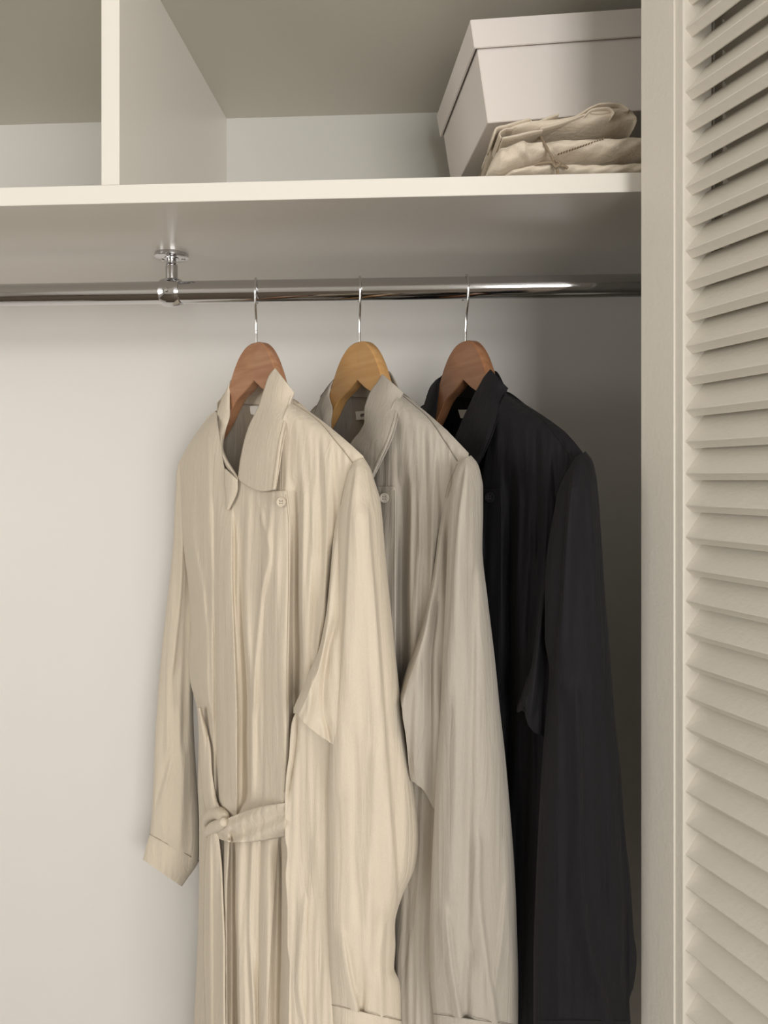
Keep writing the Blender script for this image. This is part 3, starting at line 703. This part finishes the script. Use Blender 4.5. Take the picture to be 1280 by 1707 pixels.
# --- greige coat
def mapper(src, dst, h0=427, h1=599, dyv=0):
    s = [h0+v for v in src]; d = [h1+v for v in dst]
    return (lambda x, y: (ci(s, d, x), y+dyv*np.clip((790-y)/60, 0, 1))), (lambda x, y: (ci(d, s, x), y))
m2, i2 = mapper([-140, -42, 0, 40, 65, 161, 200], [-138, -42, 0, 46, 72, 163, 205], dyv=-12)
f2 = Frame(599, 56)
grey = dict(seed=12, inv=i2,
 placket=[(433, 811), (437, 950), (440, 1300), (434, 1400), (432, 1707), (430, 2020)],
 placket_r=[(481, 811), (481.5, 860), (481, 940), (481, 1100), (475, 1330), (464, 1400), (452, 1560), (446, 1707), (438, 2020)],
 button=(464, 830),
 near_leaf=([(638, 624), (628, 640), (620, 650), (612, 668), (608, 684), (608, 702), (600, 720), (590, 732), (584, 742), (590, 765), (604, 800)],
            [(673, 655), (668, 664), (664, 680), (660, 700), (654, 720), (648, 736), (642, 750), (635, 764), (630, 775), (625, 786), (612, 812)],
            [.008, .012, .015, .018, .020, .022, .023, .025, .026, .029, .032], [.006, .014, .022, .029, .034, .038, .040, .042, .042, .043, .044], .005),
 far_leaf=([(557, 632), (552, 645), (549, 660), (554, 683), (552, 705), (556, 740)], [(552, 640), (541, 654), (531, 672), (523, 692), (520, 715), (535, 760)],
           [.000, .006, .010, .013, .018, .024], [.002, .005, .009, .014, .020, .026], .004),
 shoulder_seam=[(488, 668), (510, 686), (536, 707), (561, 737), (578, 758), (588, 772)],
 near=[(767, 768, 785, 759, .690, .009), (761, 777, 795, 771, .690, .016), (755, 796, 803, 798, .690, .021), (751, 825, 805, 822, .690, .026), (748, 860, 805, 858, .69, .027),
       (746, 910, 804, 910, .69, .028), (742, 1000, 813, 1000, .69, .029), (738, 1100, 825, 1100, .692, .030), (734, 1180, 833, 1180, .694, .031),
       (729, 1260, 842, 1260, .696, .032), (724, 1349, 850, 1349, .698, .032), (719, 1456, 858, 1456, .70, .032), (716, 1562, 862, 1562, .70, .031), (718, 1651, 864, 1651, .70, .028), (722, 1692, 864, 1712, .70, .024)],
 near_cuff=[(722, 1690, 864, 1710, .70, .025), (726, 1770, 858, 1790, .70, .023)],
 near_folds=[([(776, 780), (766, 850), (758, 933), (750, 1050), (740, 1150)], 2.6, 16, .007, 785, 1180),
   ([(752, 830), (748, 900), (744, 1000)], 5, 6, .003, 800, 1100),
   ([(790, 900), (788, 1100), (785, 1250), (782, 1400), (778, 1560)], 10, 6, -.0045, 950, 1600),
   ([(800, 1380), (800, 1480), (812, 1600), (826, 1690)], 14, 3, .006, 1400, 1720),
   ([(740, 1480), (752, 1600), (768, 1700)], 14, 3, .006, 1520, 1730),
   ([(781, 1600), (776, 1650), (776, 1700)], 5, 9, -.006, 1580, 1730),
   ([(842, 1480), (836, 1560), (828, 1620)], 3, 8, .0035, 1480, 1640),
   ([(760, 1200), (756, 1350), (752, 1480)], 8, 10, .003, 1150, 1500), ([(845, 1430), (850, 1560)], 8, 8, .003, 1400, 1600)],
 gusset=(668, 768, [(668, 1152), (674, 1130), (683, 1102), (692, 1077), (702, 1048), (712, 1008), (720, 965), (726, 933), (732, 885), (738, 850), (746, 812), (752, 800), (768, 790)],
                   [(668, 1160), (672, 1200), (676, 1224), (683, 1290), (692, 1305), (704, 1315), (722, 1345), (740, 1370), (768, 1390)]),
 gb=lambda q, py: (.050-.044*q)*ci([780, 900, 1050, 1200, 1280], [.30, .55, .95, 1.05, .9], py)+.004,
 gusset_folds=[([(735, 880), (718, 1020), (690, 1130)], 9, 10, .003, 880, 1150), ([(728, 1000), (718, 1120), (718, 1300)], 9, 5, -.004, 1000, 1340), ([(700, 1120), (694, 1260)], 10, 12, .003, 1110, 1290)],
 armhole=([(762, 773), (758, 783), (752, 796), (746, 812), (742, 830)], lambda x, y: .012+0*x),
)
make_hanger(f2, 599, M_wood[1], 'honey coloured wooden hanger holding the greige coat, middle of the rail', .1585)
c2 = make_coat('coat', 'long greige crinkled shirt coat hanging between the cream and black coats', f2, M_grey, M_seam_g, m2, grey)
lt = label_tag(f2, [(593, 686), (609, 685), (609, 699), (594, 700)], -.0150, c2)
tcv = bpy.data.curves.new('label_print', 'FONT'); tcv.body = 'em'; tcv.size = .0075; tcv.extrude = .0001; tcv.align_x = 'LEFT'
tt_ = bpy.data.objects.new('t', tcv); COL.objects.link(tt_); bpy.context.view_layer.update()
me_ = bpy.data.meshes.new_from_object(tt_.evaluated_get(bpy.context.evaluated_depsgraph_get())); bpy.data.objects.remove(tt_)
to = bpy.data.objects.new('label_print', me_); COL.objects.link(to); to.parent = lt; me_.materials.clear(); me_.materials.append(M_dark)
p = f2.pt(600.5, 695, -.0140); to.location = tuple(p); to.rotation_euler = (math.pi/2, 0, 0)

# --- black coat
m3, i3 = mapper([-140, -43, 0, 40, 65, 161, 200], [-138, -43, 0, 47, 73, 180, 214], 427, 776, -12)
f3 = Frame(776, 66)
black = dict(seed=13, inv=i3,
 placket=[(430, 815), (430, 950), (440, 1300), (434, 1400), (432, 1707), (430, 2020)],
 placket_r=[(480, 815), (481.5, 860), (481, 940), (481, 1100), (475, 1330), (464, 1400), (452, 1560), (446, 1707), (438, 2020)],
 button=(462, 829),
 near_leaf=([(818, 616), (808, 628), (800, 642), (792, 656), (783, 676), (774, 694), (766, 714), (760, 730), (766, 755), (778, 790)],
            [(847, 648), (840, 656), (835, 668), (830, 686), (825, 702), (818, 722), (810, 742), (800, 763), (796, 770), (788, 800)],
            [.008, .012, .015, .018, .021, .023, .025, .027, .029, .032], [.006, .014, .023, .030, .036, .040, .042, .043, .044, .045], .005),
 far_leaf=([(738, 626), (733, 640), (730, 659), (728, 680), (726, 700), (730, 740)], [(727, 634), (718, 645), (711, 664), (705, 684), (700, 705), (712, 750)],
           [.000, .006, .010, .013, .018, .024], [.002, .005, .009, .014, .020, .026], .004),
 shoulder_seam=[(488, 668), (510, 686), (536, 707), (561, 737), (578, 758), (588, 772)],
 near=[(959, 762, 976, 752, .656, .009), (952, 773, 986, 765, .656, .015), (942, 791, 994, 794, .655, .020), (934, 808, 997, 820, .655, .025), (922, 860, 1000, 860, .655, .027),
       (912, 930, 1004, 925, .655, .028), (908, 1000, 1009, 1000, .655, .028), (908, 1060, 1014, 1060, .656, .029), (915, 1118, 1018, 1110, .658, .029), (910, 1189, 1024, 1189, .66, .030),
       (903, 1278, 1034, 1285, .66, .031), (897, 1385, 1043, 1402, .662, .031), (893, 1473, 1051, 1473, .663, .031), (891, 1527, 1056, 1550, .664, .030), (889, 1600, 1061, 1598, .664, .029),
       (889, 1640, 1056, 1644, .664, .027), (889, 1670, 1049, 1669, .664, .025), (889, 1705, 1051, 1705, .664, .025)],
 near_cuff=[(889, 1703, 1051, 1703, .664, .025), (893, 1780, 1046, 1780, .664, .024)],
 near_folds=[([(957, 770), (950, 830), (944, 900), (938, 1000), (930, 1100)], 2.6, 18, .008, 780, 1150),
   ([(985, 800), (990, 900), (996, 1000)], 8, 5, .004, 800, 1080),
   ([(960, 1100), (968, 1300), (970, 1450), (985, 1580), (1018, 1700)], 18, 3, .006, 1150, 1750),
   ([(930, 1200), (928, 1400), (930, 1600)], 8, 10, .003, 1180, 1700),
   ([(1035, 1380), (1042, 1500), (1044, 1640)], 5, 5, -.006, 1350, 1680),
   ([(1000, 1250), (1006, 1450), (1020, 1600)], 8, 9, -.003, 1200, 1650)],
 gusset=(862, 950, [(862, 1180), (868, 1162), (877, 1135), (887, 1107), (893, 1065), (899, 1010), (905, 960), (909, 930), (917, 868), (930, 812), (940, 795), (950, 785)],
                   [(862, 1187), (875, 1189), (879, 1204), (883, 1212), (903, 1226), (925, 1240), (950, 1250)]),
 gb=lambda q, py: (.050-.044*q)*ci([780, 900, 1050, 1200, 1280], [.30, .55, .95, 1.05, .9], py)+.004,
 gusset_folds=[([(905, 1000), (895, 1100), (885, 1180)], 6, 6, .003, 1000, 1190), ([(870, 1160), (874, 1185)], 3, 3, -.003, 1150, 1190)],
 armhole=([(957, 765), (952, 771), (942, 785), (930, 808), (922, 840)], lambda x, y: .012+0*x),
)
make_hanger(f3, 776, M_wood[2], 'dark brown wooden hanger holding the black coat, rightmost on the rail', .158)
c3 = make_coat('coat', 'long black shirt coat hanging nearest the louvred door', f3, M_black, M_seam_b, m3, black)
label_tag(f3, [(764, 683), (780, 683), (780, 698), (768, 697)], -.0150, c3)
